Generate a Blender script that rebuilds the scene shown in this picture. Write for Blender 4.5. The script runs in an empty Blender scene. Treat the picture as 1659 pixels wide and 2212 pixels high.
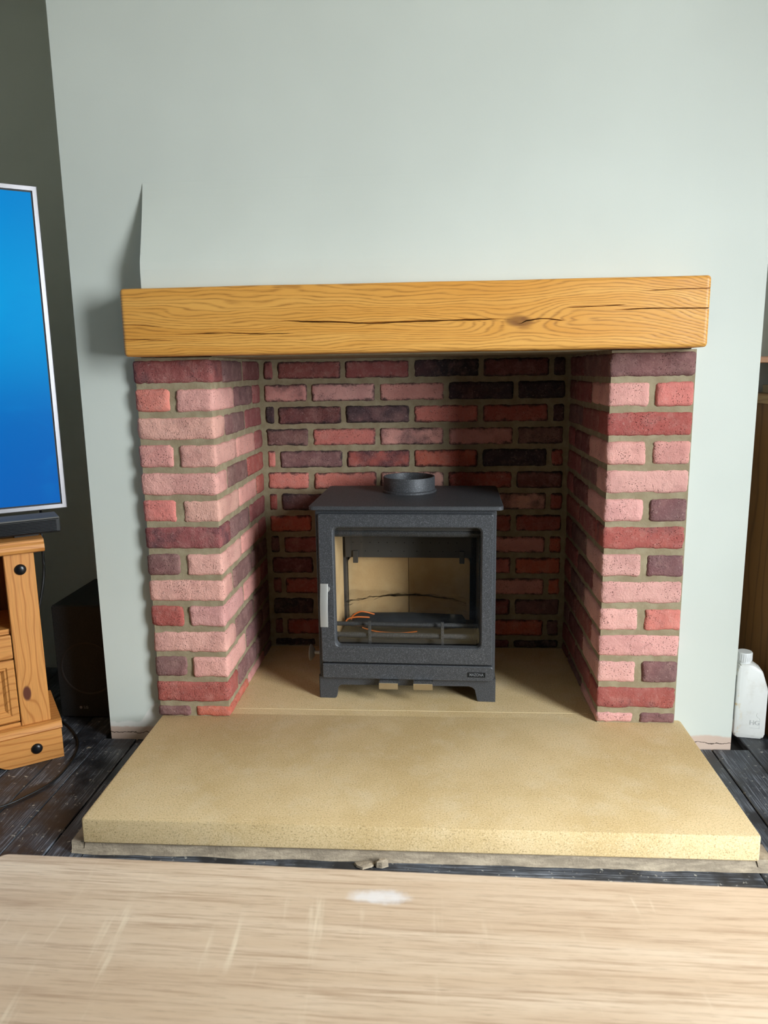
import bpy, bmesh, math, random
from mathutils import Vector, Matrix, noise as mnoise
random.seed(7)
S = bpy.context.scene
C = S.collection

# ------------------------------------------------------------------ camera, light, exposure
cd = bpy.data.cameras.new('camera'); cam = bpy.data.objects.new('camera', cd); C.objects.link(cam)
yaw, pitch, roll = 0.0681, -0.1876, -0.0153
fw = Vector((-math.sin(yaw)*math.cos(pitch), math.cos(yaw)*math.cos(pitch), math.sin(pitch)))
rt = Vector((math.cos(yaw), math.sin(yaw), 0)); up = rt.cross(fw)
r2 = rt*math.cos(roll) + up*math.sin(roll); u2 = -rt*math.sin(roll) + up*math.cos(roll)
M = Matrix((( r2.x, u2.x, -fw.x, 0.5830), (r2.y, u2.y, -fw.y, -1.9633), (r2.z, u2.z, -fw.z, 0.9715), (0, 0, 0, 1)))
cam.matrix_world = M
cd.sensor_fit = 'HORIZONTAL'; cd.sensor_width = 36.0; cd.lens = 1614.7/1659*36
cd.clip_start = 0.02
cd.dof.use_dof = True; cd.dof.focus_distance = 2.05; cd.dof.aperture_fstop = 11
S.camera = cam

W = bpy.data.worlds.new('sky'); S.world = W; W.use_nodes = True
W.node_tree.nodes['Background'].inputs[0].default_value = (0.75, 0.85, 1.0, 1)
W.node_tree.nodes['Background'].inputs[1].default_value = 0.1

# daylight coming through the glazed door in the right-hand wall
WX, WY0, WY1, WZ0, WZ1 = 2.35, -2.18, -1.15, 0.05, 2.15
ld = bpy.data.lights.new('window_daylight', 'AREA'); ld.shape = 'RECTANGLE'
ld.size = 4.8; ld.size_y = 5.4; ld.energy = 2300; ld.color = (0.89, 0.955, 1.0)
lo = bpy.data.objects.new('window_daylight', ld); C.objects.link(lo)
lo.location = (4.5, -4.0, 2.75); lo.rotation_euler = (0, math.pi/2, 0)

vs = S.view_settings
vs.view_transform = 'Standard'; vs.look = 'None'; vs.gamma = 1; vs.use_curve_mapping = False
vs.exposure = 0.42

FZ = -0.085       # floor height (hearth top is zero)
PY = 0.026        # plaster face of the chimney breast (brick face is Y = 0)
D = 0.564         # depth of the recess
OW = 1.0278       # width of the opening

# ------------------------------------------------------------------ node helpers
def lin(c):
    return tuple(((x/255)/12.92 if x/255 <= 0.04045 else ((x/255+0.055)/1.055)**2.4) for x in c)
class G:
    def __init__(s, name):
        s.m = bpy.data.materials.new(name); s.m.use_nodes = True
        s.t = s.m.node_tree; s.n = s.t.nodes; s.n.clear()
        s.out = s.n.new('ShaderNodeOutputMaterial'); s.b = s.n.new('ShaderNodeBsdfPrincipled')
        s.l(s.b.outputs[0], s.out.inputs[0])
    def l(s, a, b): s.t.links.new(a, b)
    def put(s, sock, v):
        if hasattr(v, 'is_output'): s.l(v, sock)
        else:
            if isinstance(v, tuple) and len(v) == 3 and sock.type == 'RGBA': v = v+(1,)
            sock.default_value = v
    def set(s, name, v): s.put(s.b.inputs[name], v); return s
    def coord(s, kind='Object'): return s.n.new('ShaderNodeTexCoord').outputs[kind]
    def info(s): return s.n.new('ShaderNodeObjectInfo')
    def mapv(s, v, scale=(1,1,1), loc=(0,0,0)):
        n = s.n.new('ShaderNodeMapping'); s.put(n.inputs[0], v); n.inputs[1].default_value = loc; n.inputs[3].default_value = scale
        return n.outputs[0]
    def noise(s, v, scale=5, detail=4, rough=0.55, dist=0.0):
        n = s.n.new('ShaderNodeTexNoise'); s.put(n.inputs['Vector'], v); n.inputs['Scale'].default_value = scale
        n.inputs['Detail'].default_value = detail; n.inputs['Roughness'].default_value = rough; n.inputs['Distortion'].default_value = dist
        return n.outputs['Fac']
    def voro(s, v, scale, feat='F1'):
        n = s.n.new('ShaderNodeTexVoronoi'); n.feature = feat; s.put(n.inputs['Vector'], v); n.inputs['Scale'].default_value = scale
        return n.outputs['Distance']
    def vm(s, op, a, b=None):
        n = s.n.new('ShaderNodeVectorMath'); n.operation = op; s.put(n.inputs[0], a)
        if b is not None: s.put(n.inputs[1], b)
        return n.outputs[0]
    def ma(s, op, a, b=0.0, c=0.0, clamp=False):
        n = s.n.new('ShaderNodeMath'); n.operation = op; n.use_clamp = clamp
        s.put(n.inputs[0], a); s.put(n.inputs[1], b); s.put(n.inputs[2], c); return n.outputs[0]
    def sep(s, v):
        n = s.n.new('ShaderNodeSeparateXYZ'); s.put(n.inputs[0], v); return n.outputs
    def comb(s, x, y, z):
        n = s.n.new('ShaderNodeCombineXYZ'); s.put(n.inputs[0], x); s.put(n.inputs[1], y); s.put(n.inputs[2], z); return n.outputs[0]
    def step(s, v, a, b, lo=0.0, hi=1.0):
        n = s.n.new('ShaderNodeMapRange'); n.interpolation_type = 'SMOOTHSTEP'; s.put(n.inputs[0], v)
        n.inputs[1].default_value = a; n.inputs[2].default_value = b; n.inputs[3].default_value = lo; n.inputs[4].default_value = hi
        return n.outputs[0]
    def mix(s, f, a, b, mode='MIX'):
        n = s.n.new('ShaderNodeMix'); n.data_type = 'RGBA'; n.blend_type = mode
        s.put(n.inputs[0], f); s.put(n.inputs[6], a); s.put(n.inputs[7], b); return n.outputs[2]
    def bump(s, h, strength=0.3, dist=0.002, prev=None):
        n = s.n.new('ShaderNodeBump'); n.inputs['Strength'].default_value = strength; n.inputs['Distance'].default_value = dist
        s.put(n.inputs['Height'], h)
        if prev is not None: s.l(prev, n.inputs['Normal'])
        s.l(n.outputs[0], s.b.inputs['Normal']); return n.outputs[0]

def plain(name, rgb, rough=0.5, metal=0.0, bump=None, spec=0.5):
    g = G(name); g.set('Base Color', lin(rgb)); g.set('Roughness', rough); g.set('Metallic', metal); g.set('Specular IOR Level', spec)
    if bump: g.bump(g.noise(g.coord(), bump[0], 3), bump[1], bump[2])
    return g.m

# ------------------------------------------------------------------ materials
def m_wall(name, rgb, bare=True):
    g = G(name); o = g.coord(); x, y, z = g.sep(o)
    n = g.noise(o, 1.6, 3)
    c = g.mix(g.step(n, 0.3, 0.7), lin(rgb), lin(tuple(int(v*0.97) for v in rgb)))
    if bare:   # unpainted plaster along the foot of the wall and the filler beside the bricks
        ed = g.ma('ADD', z, g.ma('MULTIPLY', g.ma('SUBTRACT', g.noise(o, 22, 4), 0.5), 0.022))
        near = g.step(x, -0.29, -0.225)
        ed2 = g.ma('SUBTRACT', ed, g.ma('MULTIPLY', near, 0.060))
        white = g.ma('MULTIPLY', g.step(ed2, -0.028, -0.036), g.step(x, 0.5, 0.0)); pink = g.step(ed, -0.044, -0.052)
        c = g.mix(white, c, lin((225, 222, 215))); c = g.mix(pink, c, lin((206, 182, 166)))
        cr = g.ma('ABSOLUTE', g.ma('ADD', g.ma('SUBTRACT', z, -0.066), g.ma('MULTIPLY', g.ma('SUBTRACT', g.noise(o, 30, 3), 0.5), 0.022)))
        c = g.mix(g.step(cr, 0.0016, 0.0006), c, lin((90, 75, 65)))
    g.set('Base Color', c); g.set('Roughness', 0.62); g.set('Specular IOR Level', 0.3)
    g.bump(g.noise(o, 260, 3), 0.08, 0.001)
    return g.m
MW = m_wall('sage_paint', (209, 212, 203)); MW2 = m_wall('sage_paint_alcove', (209, 212, 203), False)
MCEIL = plain('ceiling_paint', (222, 214, 192), 0.8)

def m_brick(name, edge):
    g = G(name); inf = g.info(); o = g.coord()
    rnd = g.ma('MULTIPLY', inf.outputs['Random'], 60.0)
    v = g.vm('ADD', o, g.comb(rnd, g.ma('MULTIPLY', rnd, 1.7), g.ma('MULTIPLY', rnd, 0.6)))
    base = inf.outputs['Color']; soot = inf.outputs['Alpha']
    n1 = g.noise(v, 30, 5, 0.7); n2 = g.noise(v, 60, 5, 0.7); n3 = g.noise(v, 10, 2, 0.5)
    c = g.mix(g.step(n1, 0.42, 0.72, 0, 0.45), base, g.mix(0.5, base, lin((216, 172, 160))))
    c = g.mix(g.step(n3, 0.42, 0.68, 0, 0.4), c, g.mix(0.6, base, lin((128, 70, 72))))
    c = g.mix(g.step(n2, 0.55, 0.78, 0, 0.5), c, g.mix(0.7, base, lin((98, 50, 48))))
    # burnt patches
    sm = g.ma('ADD', g.ma('ADD', g.ma('MULTIPLY', g.noise(v, 11, 2), 0.75), g.ma('MULTIPLY', g.noise(v, 55, 4, 0.7), 0.25)), g.ma('MULTIPLY', g.ma('SUBTRACT', soot, 0.5), 0.8))
    c = g.mix(g.step(sm, 0.42, 0.68, 0, 0.8), c, lin((70, 58, 64)))
    if edge:
        gx, gy, gz = g.sep(g.coord('Generated'))
        ex = g.ma('MULTIPLY', g.ma('MINIMUM', gx, g.ma('SUBTRACT', 1.0, gx)), 0.21)
        ez = g.ma('MULTIPLY', g.ma('MINIMUM', gz, g.ma('SUBTRACT', 1.0, gz)), 0.06)
        e = g.ma('ADD', g.ma('MINIMUM', ex, ez), g.ma('MULTIPLY', g.ma('SUBTRACT', g.noise(v, 38, 4, 0.7), 0.5), 0.034))
        c = g.mix(g.step(e, 0.012, 0.001, 0, 0.85), c, lin((52, 46, 46)))
    # pale dust and mortar smear
    c = g.mix(g.step(g.noise(v, 130, 5, 0.75), 0.56, 0.74, 0, 0.4), c, lin((214, 184, 174)))
    pit = g.voro(v, 190); pm = g.ma('MULTIPLY', g.step(pit, 0.27, 0.12), g.step(g.noise(v, 22, 2), 0.44, 0.58))
    c = g.mix(g.ma('MULTIPLY', pm, 0.8), c, lin((70, 36, 34)))
    g.set('Base Color', c); g.set('Roughness', 0.9); g.set('Specular IOR Level', 0.2)
    h = g.ma('SUBTRACT', g.ma('ADD', g.noise(v, 70, 5, 0.7), g.ma('MULTIPLY', g.noise(v, 260, 3), 0.4)), g.ma('MULTIPLY', pm, 0.9))
    g.bump(h, 0.85, 0.0045)
    return g.m
MB1 = m_brick('tumbled_brick', False); MB2 = m_brick('sooty_brick', True)

g = G('mortar'); o = g.coord(); n = g.noise(o, 30, 5)
g.set('Base Color', g.mix(g.step(n, 0.35, 0.7), lin((143, 128, 102)), lin((160, 147, 120)))); g.set('Roughness', 0.95); g.set('Specular IOR Level', 0.15)
g.bump(g.noise(o, 160, 5, 0.7), 0.5, 0.003); MMORT = g.m

g = G('cement_bed'); o = g.coord(); n = g.noise(g.mapv(o, (14, 14, 60)), 1, 5, 0.7)
g.set('Base Color', g.mix(g.step(n, 0.4, 0.65), lin((138, 124, 106)), lin((172, 156, 134)))); g.set('Roughness', 0.95)
g.bump(g.noise(o, 120, 5, 0.7), 0.5, 0.004); MCEM = g.m

g = G('sandstone'); o = g.coord()
n = g.noise(o, 2.6, 4, 0.6); n2 = g.noise(o, 270, 3, 0.85); n3 = g.noise(o, 9, 5, 0.7)
c = g.mix(g.step(n, 0.35, 0.68), lin((218, 190, 144)), lin((202, 172, 122)))
c = g.mix(g.step(n3, 0.45, 0.75, 0, 0.4), c, lin((222, 202, 168)))
c = g.mix(g.step(n2, 0.53, 0.66, 0, 0.75), c, lin((136, 112, 74)))
c = g.mix(g.step(n2, 0.45, 0.32, 0, 0.7), c, lin((236, 216, 178)))
c = g.mix(g.ma('MULTIPLY', g.step(g.voro(o, 95), 0.085, 0.05), g.step(g.noise(o, 17, 2), 0.52, 0.6)), c, lin((92, 72, 48)))
g.set('Base Color', c); g.set('Roughness', 0.8); g.set('Specular IOR Level', 0.3)
g.bump(g.noise(o, 420, 3, 0.8), 0.25, 0.0015); MSTONE = g.m
MJOINT = plain('pale_joint', (226, 204, 160), 0.9)

# oak beam
g = G('oak_beam'); o = g.coord(); x, y, z = g.sep(o)
wv = g.noise(g.comb(g.ma('MULTIPLY', x, 2.2), g.ma('MULTIPLY', y, 4), g.ma('MULTIPLY', z, 11)), 1.0, 3, 0.5)
wv2 = g.noise(g.comb(g.ma('MULTIPLY', x, 9), 0.0, g.ma('MULTIPLY', z, 40)), 1.0, 3, 0.5)
kx = g.ma('DIVIDE', g.ma('SUBTRACT', x, 0.79), 0.085); kz = g.ma('SUBTRACT', z, 1.084)
ga = g.ma('EXPONENT', g.ma('MULTIPLY', g.ma('MULTIPLY', kx, kx), -1.0))
kz2 = g.ma('MULTIPLY', g.ma('SIGN', kz), g.ma('SQRT', g.ma('ADD', g.ma('MULTIPLY', kz, kz), g.ma('MULTIPLY', ga, 0.0016))))
rx = g.ma('SUBTRACT', x, 0.97); arc = g.ma('MULTIPLY', g.ma('MULTIPLY', rx, rx), g.ma('MULTIPLY', g.step(x, 0.9, 1.1), 0.55))
h = g.ma('ADD', g.ma('ADD', kz2, arc), g.ma('ADD', g.ma('MULTIPLY', g.ma('SUBTRACT', wv, 0.5), 0.085), g.ma('MULTIPLY', g.ma('SUBTRACT', wv2, 0.5), 0.006)))
ring = g.ma('POWER', g.ma('MULTIPLY', g.ma('ADD', g.ma('SINE', g.ma('MULTIPLY', h, 820.0)), 1.0), 0.5), 3.0)
fib = g.noise(g.comb(g.ma('MULTIPLY', x, 18), g.ma('MULTIPLY', y, 300), g.ma('MULTIPLY', z, 700)), 1.0, 3, 0.6)
band = g.noise(g.comb(g.ma('MULTIPLY', x, 0.9), y, g.ma('MULTIPLY', h, 26)), 1.0, 3)
c = g.mix(g.step(band, 0.3, 0.7), lin((224, 166, 84)), lin((212, 147, 64)))
c = g.mix(g.ma('MULTIPLY', ring, g.step(fib, 0.35, 0.6, 0.12, 0.75)), c, lin((150, 96, 42)))
c = g.mix(g.step(fib, 0.56, 0.75, 0, 0.35), c, lin((170, 116, 56)))
kd = g.ma('ADD', g.ma('ADD', g.ma('MULTIPLY', g.ma('MULTIPLY', kx, kx), 5.0), g.ma('POWER', g.ma('ABSOLUTE', g.ma('DIVIDE', kz, 0.016)), 2.0)), g.ma('MULTIPLY', g.ma('SUBTRACT', wv2, 0.5), 1.4))
c = g.mix(g.step(kd, 1.2, 0.25, 0, 0.75), c, lin((112, 66, 30)))
yy = g.step(y, -0.0758, -0.0725)
c = g.mix(g.ma('MULTIPLY', yy, g.ma('MULTIPLY', g.step(z, 1.030, 1.034), g.step(z, 1.168, 1.164))), c, lin((46, 28, 14)))
g.set('Base Color', c); g.set('Roughness', 0.42); g.set('Specular IOR Level', 0.4)
g.bump(g.ma('SUBTRACT', g.ma('MULTIPLY', fib, 0.5), g.ma('MULTIPLY', ring, 0.6)), 0.25, 0.0015); MOAK = g.m

def m_pine(name, axis, rgb=(208, 142, 74), dark=(156, 88, 32), f=210.0, knot=None):
    g = G(name); o = g.coord(); p = list(g.sep(o)); inf = g.info()
    rnd = g.ma('MULTIPLY', inf.outputs['Random'], 9.0)
    a = p[axis]; others = [p[i] for i in range(3) if i != axis]
    w = g.noise(g.comb(g.ma('ADD', g.ma('MULTIPLY', a, 3.0), rnd), g.ma('MULTIPLY', others[0], 9), g.ma('MULTIPLY', others[1], 9)), 1.0, 2, 0.5)
    hh = g.ma('ADD', g.ma('ADD', g.ma('MULTIPLY', others[0], 0.8), g.ma('MULTIPLY', others[1], 0.6)), g.ma('MULTIPLY', w, 0.05))
    if knot:
        d2 = None
        for i in range(3):
            if knot[i] is None: continue
            q = g.ma('DIVIDE', g.ma('SUBTRACT', p[i], knot[i]), 0.045 if i == axis else 0.022); q = g.ma('MULTIPLY', q, q)
            d2 = q if d2 is None else g.ma('ADD', d2, q)
        hh = g.ma('ADD', hh, g.ma('MULTIPLY', g.ma('EXPONENT', g.ma('MULTIPLY', d2, -1.0)), 0.016))
    r = g.ma('POWER', g.ma('MULTIPLY', g.ma('ADD', g.ma('SINE', g.ma('MULTIPLY', hh, f*2.2)), 1.0), 0.5), 9.0)
    sc = [700, 700, 700]; sc[axis] = 14
    fib = g.noise(g.mapv(o, tuple(sc)), 1.0, 3)
    c = g.mix(g.step(fib, 0.3, 0.75), lin(rgb), lin(tuple(int(v*0.9) for v in rgb)))
    c = g.mix(g.ma('MULTIPLY', r, 0.6), c, lin(dark))
    if knot: c = g.mix(g.step(d2, 0.32, 0.12), c, lin((92, 44, 26)))
    g.set('Base Color', c); g.set('Roughness', 0.45); g.bump(fib, 0.08, 0.001)
    return g.m
MPX = m_pine('pine_along', 0); MPZ = m_pine('pine_upright', 2, knot=(-0.075, None, 0.115)); MPY = m_pine('pine_depth', 1)
MDX = m_pine('dark_pine', 2, (150, 104, 56), (90, 56, 26), 90.0)  # darker brown pine for the dresser panels and the cabinet back

# table laminate
g = G('sonoma_oak_laminate'); o = g.coord(); x, y, z = g.sep(o)
a = g.noise(g.comb(g.ma('MULTIPLY', x, 1.6), g.ma('MULTIPLY', y, 16), z), 1.0, 5, 0.6, 0.4)
b = g.noise(g.comb(g.ma('MULTIPLY', x, 7), g.ma('MULTIPLY', y, 230), z), 1.0, 4, 0.7)
b2 = g.noise(g.comb(g.ma('MULTIPLY', x, 22), g.ma('MULTIPLY', y, 420), 3.0), 1.0, 3, 0.7)
c = g.mix(g.step(a, 0.3, 0.7), lin((230, 206, 180)), lin((206, 177, 148)))
c = g.mix(g.step(b, 0.46, 0.68, 0, 0.75), c, lin((172, 140, 112)))
c = g.mix(g.step(b2, 0.54, 0.70, 0, 0.55), c, lin((162, 134, 108)))
saw = g.noise(g.comb(g.ma('ADD', g.ma('MULTIPLY', x, 55), g.ma('MULTIPLY', y, 4)), g.ma('MULTIPLY', y, 5), 7.0), 1.0, 3, 0.6)
sm = g.ma('MULTIPLY', g.step(saw, 0.58, 0.75, 0, 0.75), g.step(g.noise(g.comb(g.ma('MULTIPLY', x, 4), g.ma('MULTIPLY', y, 9), 1.0), 1.0, 2), 0.45, 0.62))
c = g.mix(sm, c, lin((236, 216, 188)))
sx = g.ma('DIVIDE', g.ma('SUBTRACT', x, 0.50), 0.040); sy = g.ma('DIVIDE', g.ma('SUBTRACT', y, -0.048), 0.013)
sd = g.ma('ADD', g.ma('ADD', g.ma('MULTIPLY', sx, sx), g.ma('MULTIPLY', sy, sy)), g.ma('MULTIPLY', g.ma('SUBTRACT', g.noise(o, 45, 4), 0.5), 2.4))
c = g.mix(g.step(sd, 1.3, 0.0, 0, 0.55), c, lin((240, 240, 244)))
g.set('Base Color', c); g.set('Roughness', 0.4); g.set('Specular IOR Level', 0.4); MTAB = g.m

# floor boards, black paint worn through
g = G('worn_black_paint'); o = g.coord(); inf = g.info()
v = g.vm('ADD', o, g.comb(g.ma('MULTIPLY', inf.outputs['Random'], 20.0), g.ma('MULTIPLY', inf.outputs['Random'], 31.0), 0.0))
st = g.noise(g.mapv(v, (260, 7, 50)), 1.0, 4, 0.7); pa = g.noise(v, 9, 4, 0.6); sp = g.noise(v, 55, 5, 0.7); blot = g.noise(v, 26, 5, 0.75)
c = g.mix(g.step(pa, 0.35, 0.7), lin((34, 35, 39)), lin((60, 64, 72)))
wear = g.ma('MULTIPLY', g.step(st, 0.46, 0.66), g.step(pa, 0.38, 0.60))
c = g.mix(g.ma('MULTIPLY', wear, 0.62), c, lin((150, 155, 165)))
c = g.mix(g.ma('MULTIPLY', g.step(sp, 0.60, 0.67), g.step(pa, 0.36, 0.52)), c, lin((176, 172, 162)))
c = g.mix(g.step(blot, 0.66, 0.71, 0, 0.8), c, lin((186, 172, 148)))
g.set('Base Color', c); g.set('Roughness', g.step(pa, 0.3, 0.7, 0.34, 0.6)); g.bump(st, 0.3, 0.0015); MFLOOR = g.m
MSUB = plain('subfloor', (24, 22, 20), 0.9)

g = G('stove_paint'); o = g.coord(); n = g.noise(o, 480, 3, 0.7)
g.set('Base Color', g.mix(g.step(n, 0.50, 0.66), lin((62, 63, 66)), lin((104, 106, 110)))); g.set('Roughness', 0.52); g.set('Metallic', 0.25); g.set('Specular IOR Level', 0.45)
g.bump(n, 0.35, 0.0008); MSTOVE = g.m
g = G('dark_speckled_lining'); o = g.coord(); n = g.noise(o, 260, 4, 0.7)
g.set('Base Color', g.mix(g.step(n, 0.55, 0.72), lin((34, 34, 32)), lin((92, 90, 80)))); g.set('Roughness', 0.6); MSPEC = g.m
MSOOT = plain('stove_inner_steel', (72, 70, 68), 0.6, 0.1)
MLETT = plain('cast_letter', (112, 114, 118), 0.5, 0.2)
MHOLE = plain('hole_black', (8, 8, 8), 0.9)
MSTEEL = plain('brushed_steel', (188, 186, 182), 0.42, 0.55, (600, 0.05, 0.0005))
MCHROME = plain('polished_steel', (220, 216, 210), 0.12, 1.0)
g = G('firebrick'); o = g.coord(); n = g.noise(o, 420, 3, 0.7)
c = g.mix(g.step(g.noise(o, 10, 3), 0.35, 0.7), lin((222, 192, 146)), lin((208, 174, 126))); c = g.mix(g.step(n, 0.60, 0.70, 0, 0.8), c, lin((128, 96, 62)))
g.set('Base Color', c); g.set('Roughness', 0.95); g.bump(n, 0.3, 0.001); MFIRE = g.m

def m_clear(name, tint, gloss, base, graze=0.9):
    g = G(name); tr = g.n.new('ShaderNodeBsdfTransparent'); tr.inputs[0].default_value = lin(tint)+(1,)
    gl = g.n.new('ShaderNodeBsdfGlossy'); gl.inputs['Roughness'].default_value = gloss
    geo = g.n.new('ShaderNodeNewGeometry')
    dt = g.n.new('ShaderNodeVectorMath'); dt.operation = 'DOT_PRODUCT'; g.l(geo.outputs['Incoming'], dt.inputs[0]); g.l(geo.outputs['Normal'], dt.inputs[1])
    fr = g.ma('ADD', g.ma('MULTIPLY', g.ma('POWER', g.ma('SUBTRACT', 1.0, g.ma('ABSOLUTE', dt.outputs['Value'])), 5.0), graze), 0.03+base, clamp=True)
    mx = g.n.new('ShaderNodeMixShader'); g.l(fr, mx.inputs[0]); g.l(tr.outputs[0], mx.inputs[1]); g.l(gl.outputs[0], mx.inputs[2])
    g.l(mx.outputs[0], g.out.inputs[0]); g.n.remove(g.b); return g.m
MGLASS = m_clear('stove_glass', (250, 249, 247), 0.03, 0.0)
MWGLASS = m_clear('window_glass', (252, 253, 253), 0.0, 0.0)
MBAG = m_clear('clear_polythene', (253, 252, 251), 0.15, 0.03, 0.12)

g = G('tv_picture'); o = g.coord(); x, y, z = g.sep(o)
n = g.noise(g.mapv(o, (2.2, 1, 5)), 1.3, 4, 0.55, 0.6)
c = g.mix(g.step(z, 0.05, 0.85), lin((0, 92, 176)), lin((0, 128, 200)))
c = g.mix(g.step(g.ma('ABSOLUTE', g.ma('SUBTRACT', z, 0.62)), 0.34, 0.0, 0, 0.8), c, lin((0, 152, 216)))
c = g.mix(g.step(n, 0.5, 0.75, 0, 0.45), c, lin((0, 132, 206)))
g.set('Base Color', (0.004, 0.006, 0.01)); g.set('Roughness', 0.22); g.set('Emission Color', c); g.set('Specular IOR Level', 0.12); g.set('Emission Strength', 0.8); MTV = g.m
MSILV = plain('silver_bezel', (206, 202, 206), 0.32, 0.85)
MBLK = plain('black_plastic', (20, 20, 21), 0.42)
MGLOS = plain('glossy_black_rib', (22, 24, 28), 0.22)
MDUST = plain('dusty_grey_plastic', (96, 94, 90), 0.7)
MSUBW = plain('matt_black_case', (15, 15, 16), 0.6)
g = G('speaker_cloth'); o = g.coord(); g.set('Base Color', g.mix(g.step(g.voro(o, 420), 0.3, 0.5), lin((26, 28, 28)), lin((8, 8, 8)))); g.set('Roughness', 0.75); MCLOTH = g.m
MLOGO = plain('grey_logo_print', (120, 120, 120), 0.5)
MSTUD = plain('black_iron_stud', (22, 22, 24), 0.3, 0.3, (300, 0.1, 0.001))
MCABLE = plain('black_cable', (14, 14, 14), 0.5)
g = G('white_hdpe'); o = g.coord(); n = g.noise(o, 16, 5, 0.65)
c = g.mix(g.step(n, 0.5, 0.75, 0, 0.5), lin((238, 237, 232)), lin((204, 196, 182)))
x, y, z = g.sep(o)
c = g.mix(g.ma('MULTIPLY', g.step(x, 0.022, 0.008), g.step(g.noise(o, 34, 3), 0.52, 0.68)), c, lin((222, 192, 130)))
g.set('Base Color', c); g.set('Roughness', 0.4); MHDPE = g.m
MCAP = plain('white_cap', (226, 226, 224), 0.45)
MEMB = plain('embossed_grey', (205, 205, 203), 0.45)
MLAB = plain('grey_print_label', (120, 124, 126), 0.5)
MORANGE = plain('orange_piping', (226, 120, 44), 0.6)
MGLOVE = plain('charcoal_suede', (40, 44, 50), 0.8, 0, (400, 0.4, 0.001))
MCREAM = plain('cream_card', (205, 190, 160), 0.8)
MUPVC = plain('white_frame', (235, 235, 235), 0.4)

# ------------------------------------------------------------------ mesh helpers
def link(name, bm, mat, parent=None, smooth=False, kind=None):
    me = bpy.data.meshes.new(name); bmesh.ops.recalc_face_normals(bm, faces=bm.faces[:]); bm.to_mesh(me); bm.free()
    if isinstance(mat, (list, tuple)):
        for m in mat: me.materials.append(m)
    else: me.materials.append(mat)
    if smooth:
        for p in me.polygons: p.use_smooth = True
        me.set_sharp_from_angle(angle=math.radians(smooth if smooth is not True else 40))
    ob = bpy.data.objects.new(name, me); C.objects.link(ob)
    if parent: ob.parent = parent
    if kind: ob['kind'] = kind
    return ob
def tag(o, label, cat, group=None):
    o['label'] = label; o['category'] = cat
    if group: o['group'] = group
    return o
def thing(name, label, cat, loc=(0, 0, 0), rz=0.0, group=None):
    o = bpy.data.objects.new(name, None); C.objects.link(o); o.location = loc; o.rotation_euler = (0, 0, rz); o.empty_display_size = 0.05
    return tag(o, label, cat, group)
def box(x0, x1, y0, y1, z0, z1, bev=0.0, seg=2, bm=None):
    b = bmesh.new()
    bmesh.ops.create_cube(b, size=1.0, matrix=Matrix.Translation(((x0+x1)/2, (y0+y1)/2, (z0+z1)/2)) @ Matrix.Diagonal((x1-x0, y1-y0, z1-z0, 1)))
    if bev > 0: bmesh.ops.bevel(b, geom=b.edges[:]+b.verts[:], offset=bev, segments=seg, profile=0.5, affect='EDGES', clamp_overlap=True)
    if bm is None: return b
    me = bpy.data.meshes.new('tmp'); b.to_mesh(me); b.free(); bm.from_mesh(me); bpy.data.meshes.remove(me); return bm
def loft(bm, loops, cap0=False, cap1=False, close=True):
    vs_ = [[bm.verts.new(p) for p in lp] for lp in loops]; n = len(loops[0])
    for a, b in zip(vs_[:-1], vs_[1:]):
        for i in range(n if close else n-1):
            j = (i+1) % n
            bm.faces.new((a[i], a[j], b[j], b[i]))
    if cap0: bm.faces.new(vs_[0][::-1])
    if cap1: bm.faces.new(vs_[-1])
    return bm
def rr(a0, a1, b0, b1, r, f, k=5):
    """rounded rectangle, f maps (a, b) to a point"""
    pts = []
    for cx, cy, s in ((a1-r, b1-r, 0), (a0+r, b1-r, 1), (a0+r, b0+r, 2), (a1-r, b0+r, 3)):
        for i in range(k+1):
            t = (s+i/k)*math.pi/2; pts.append(f(cx+r*math.cos(t), cy+r*math.sin(t)))
    return pts
def lathe(bm, prof, c=(0, 0, 0), axis='z', seg=32, cap0=True, cap1=True):
    loops = []
    for r, h in prof:
        lp = []
        for i in range(seg):
            t = 2*math.pi*i/seg; a, b = r*math.cos(t), r*math.sin(t)
            p = {'z': (a, b, h), 'x': (h, a, b), 'y': (a, h, b)}[axis]
            lp.append((c[0]+p[0], c[1]+p[1], c[2]+p[2]))
        loops.append(lp)
    return loft(bm, loops, cap0, cap1)
def tube(bm, pts, r, seg=8):
    P = [Vector(p) for p in pts]; loops = []
    for i, p in enumerate(P):
        d = (P[min(i+1, len(P)-1)]-P[max(i-1, 0)]).normalized()
        a = d.cross(Vector((0, 0, 1)));
        if a.length < 1e-3: a = d.cross(Vector((0, 1, 0)))
        a.normalize(); b = d.cross(a)
        rr_ = r[i] if isinstance(r, (list, tuple)) else r
        loops.append([tuple(p+a*rr_*math.cos(2*math.pi*k/seg)+b*rr_*math.sin(2*math.pi*k/seg)) for k in range(seg)])
    return loft(bm, loops, True, True)
def spline(pts, n=8):
    P = [Vector(p) for p in pts]; out = []
    for i in range(len(P)-1):
        p0, p1, p2, p3 = P[max(i-1, 0)], P[i], P[i+1], P[min(i+2, len(P)-1)]
        for k in range(n):
            t = k/n; out.append(0.5*((2*p1)+(p2-p0)*t+(2*p0-5*p1+4*p2-p3)*t*t+(3*p1-p0-3*p2+p3)*t**3))
    return out+[P[-1]]
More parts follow.
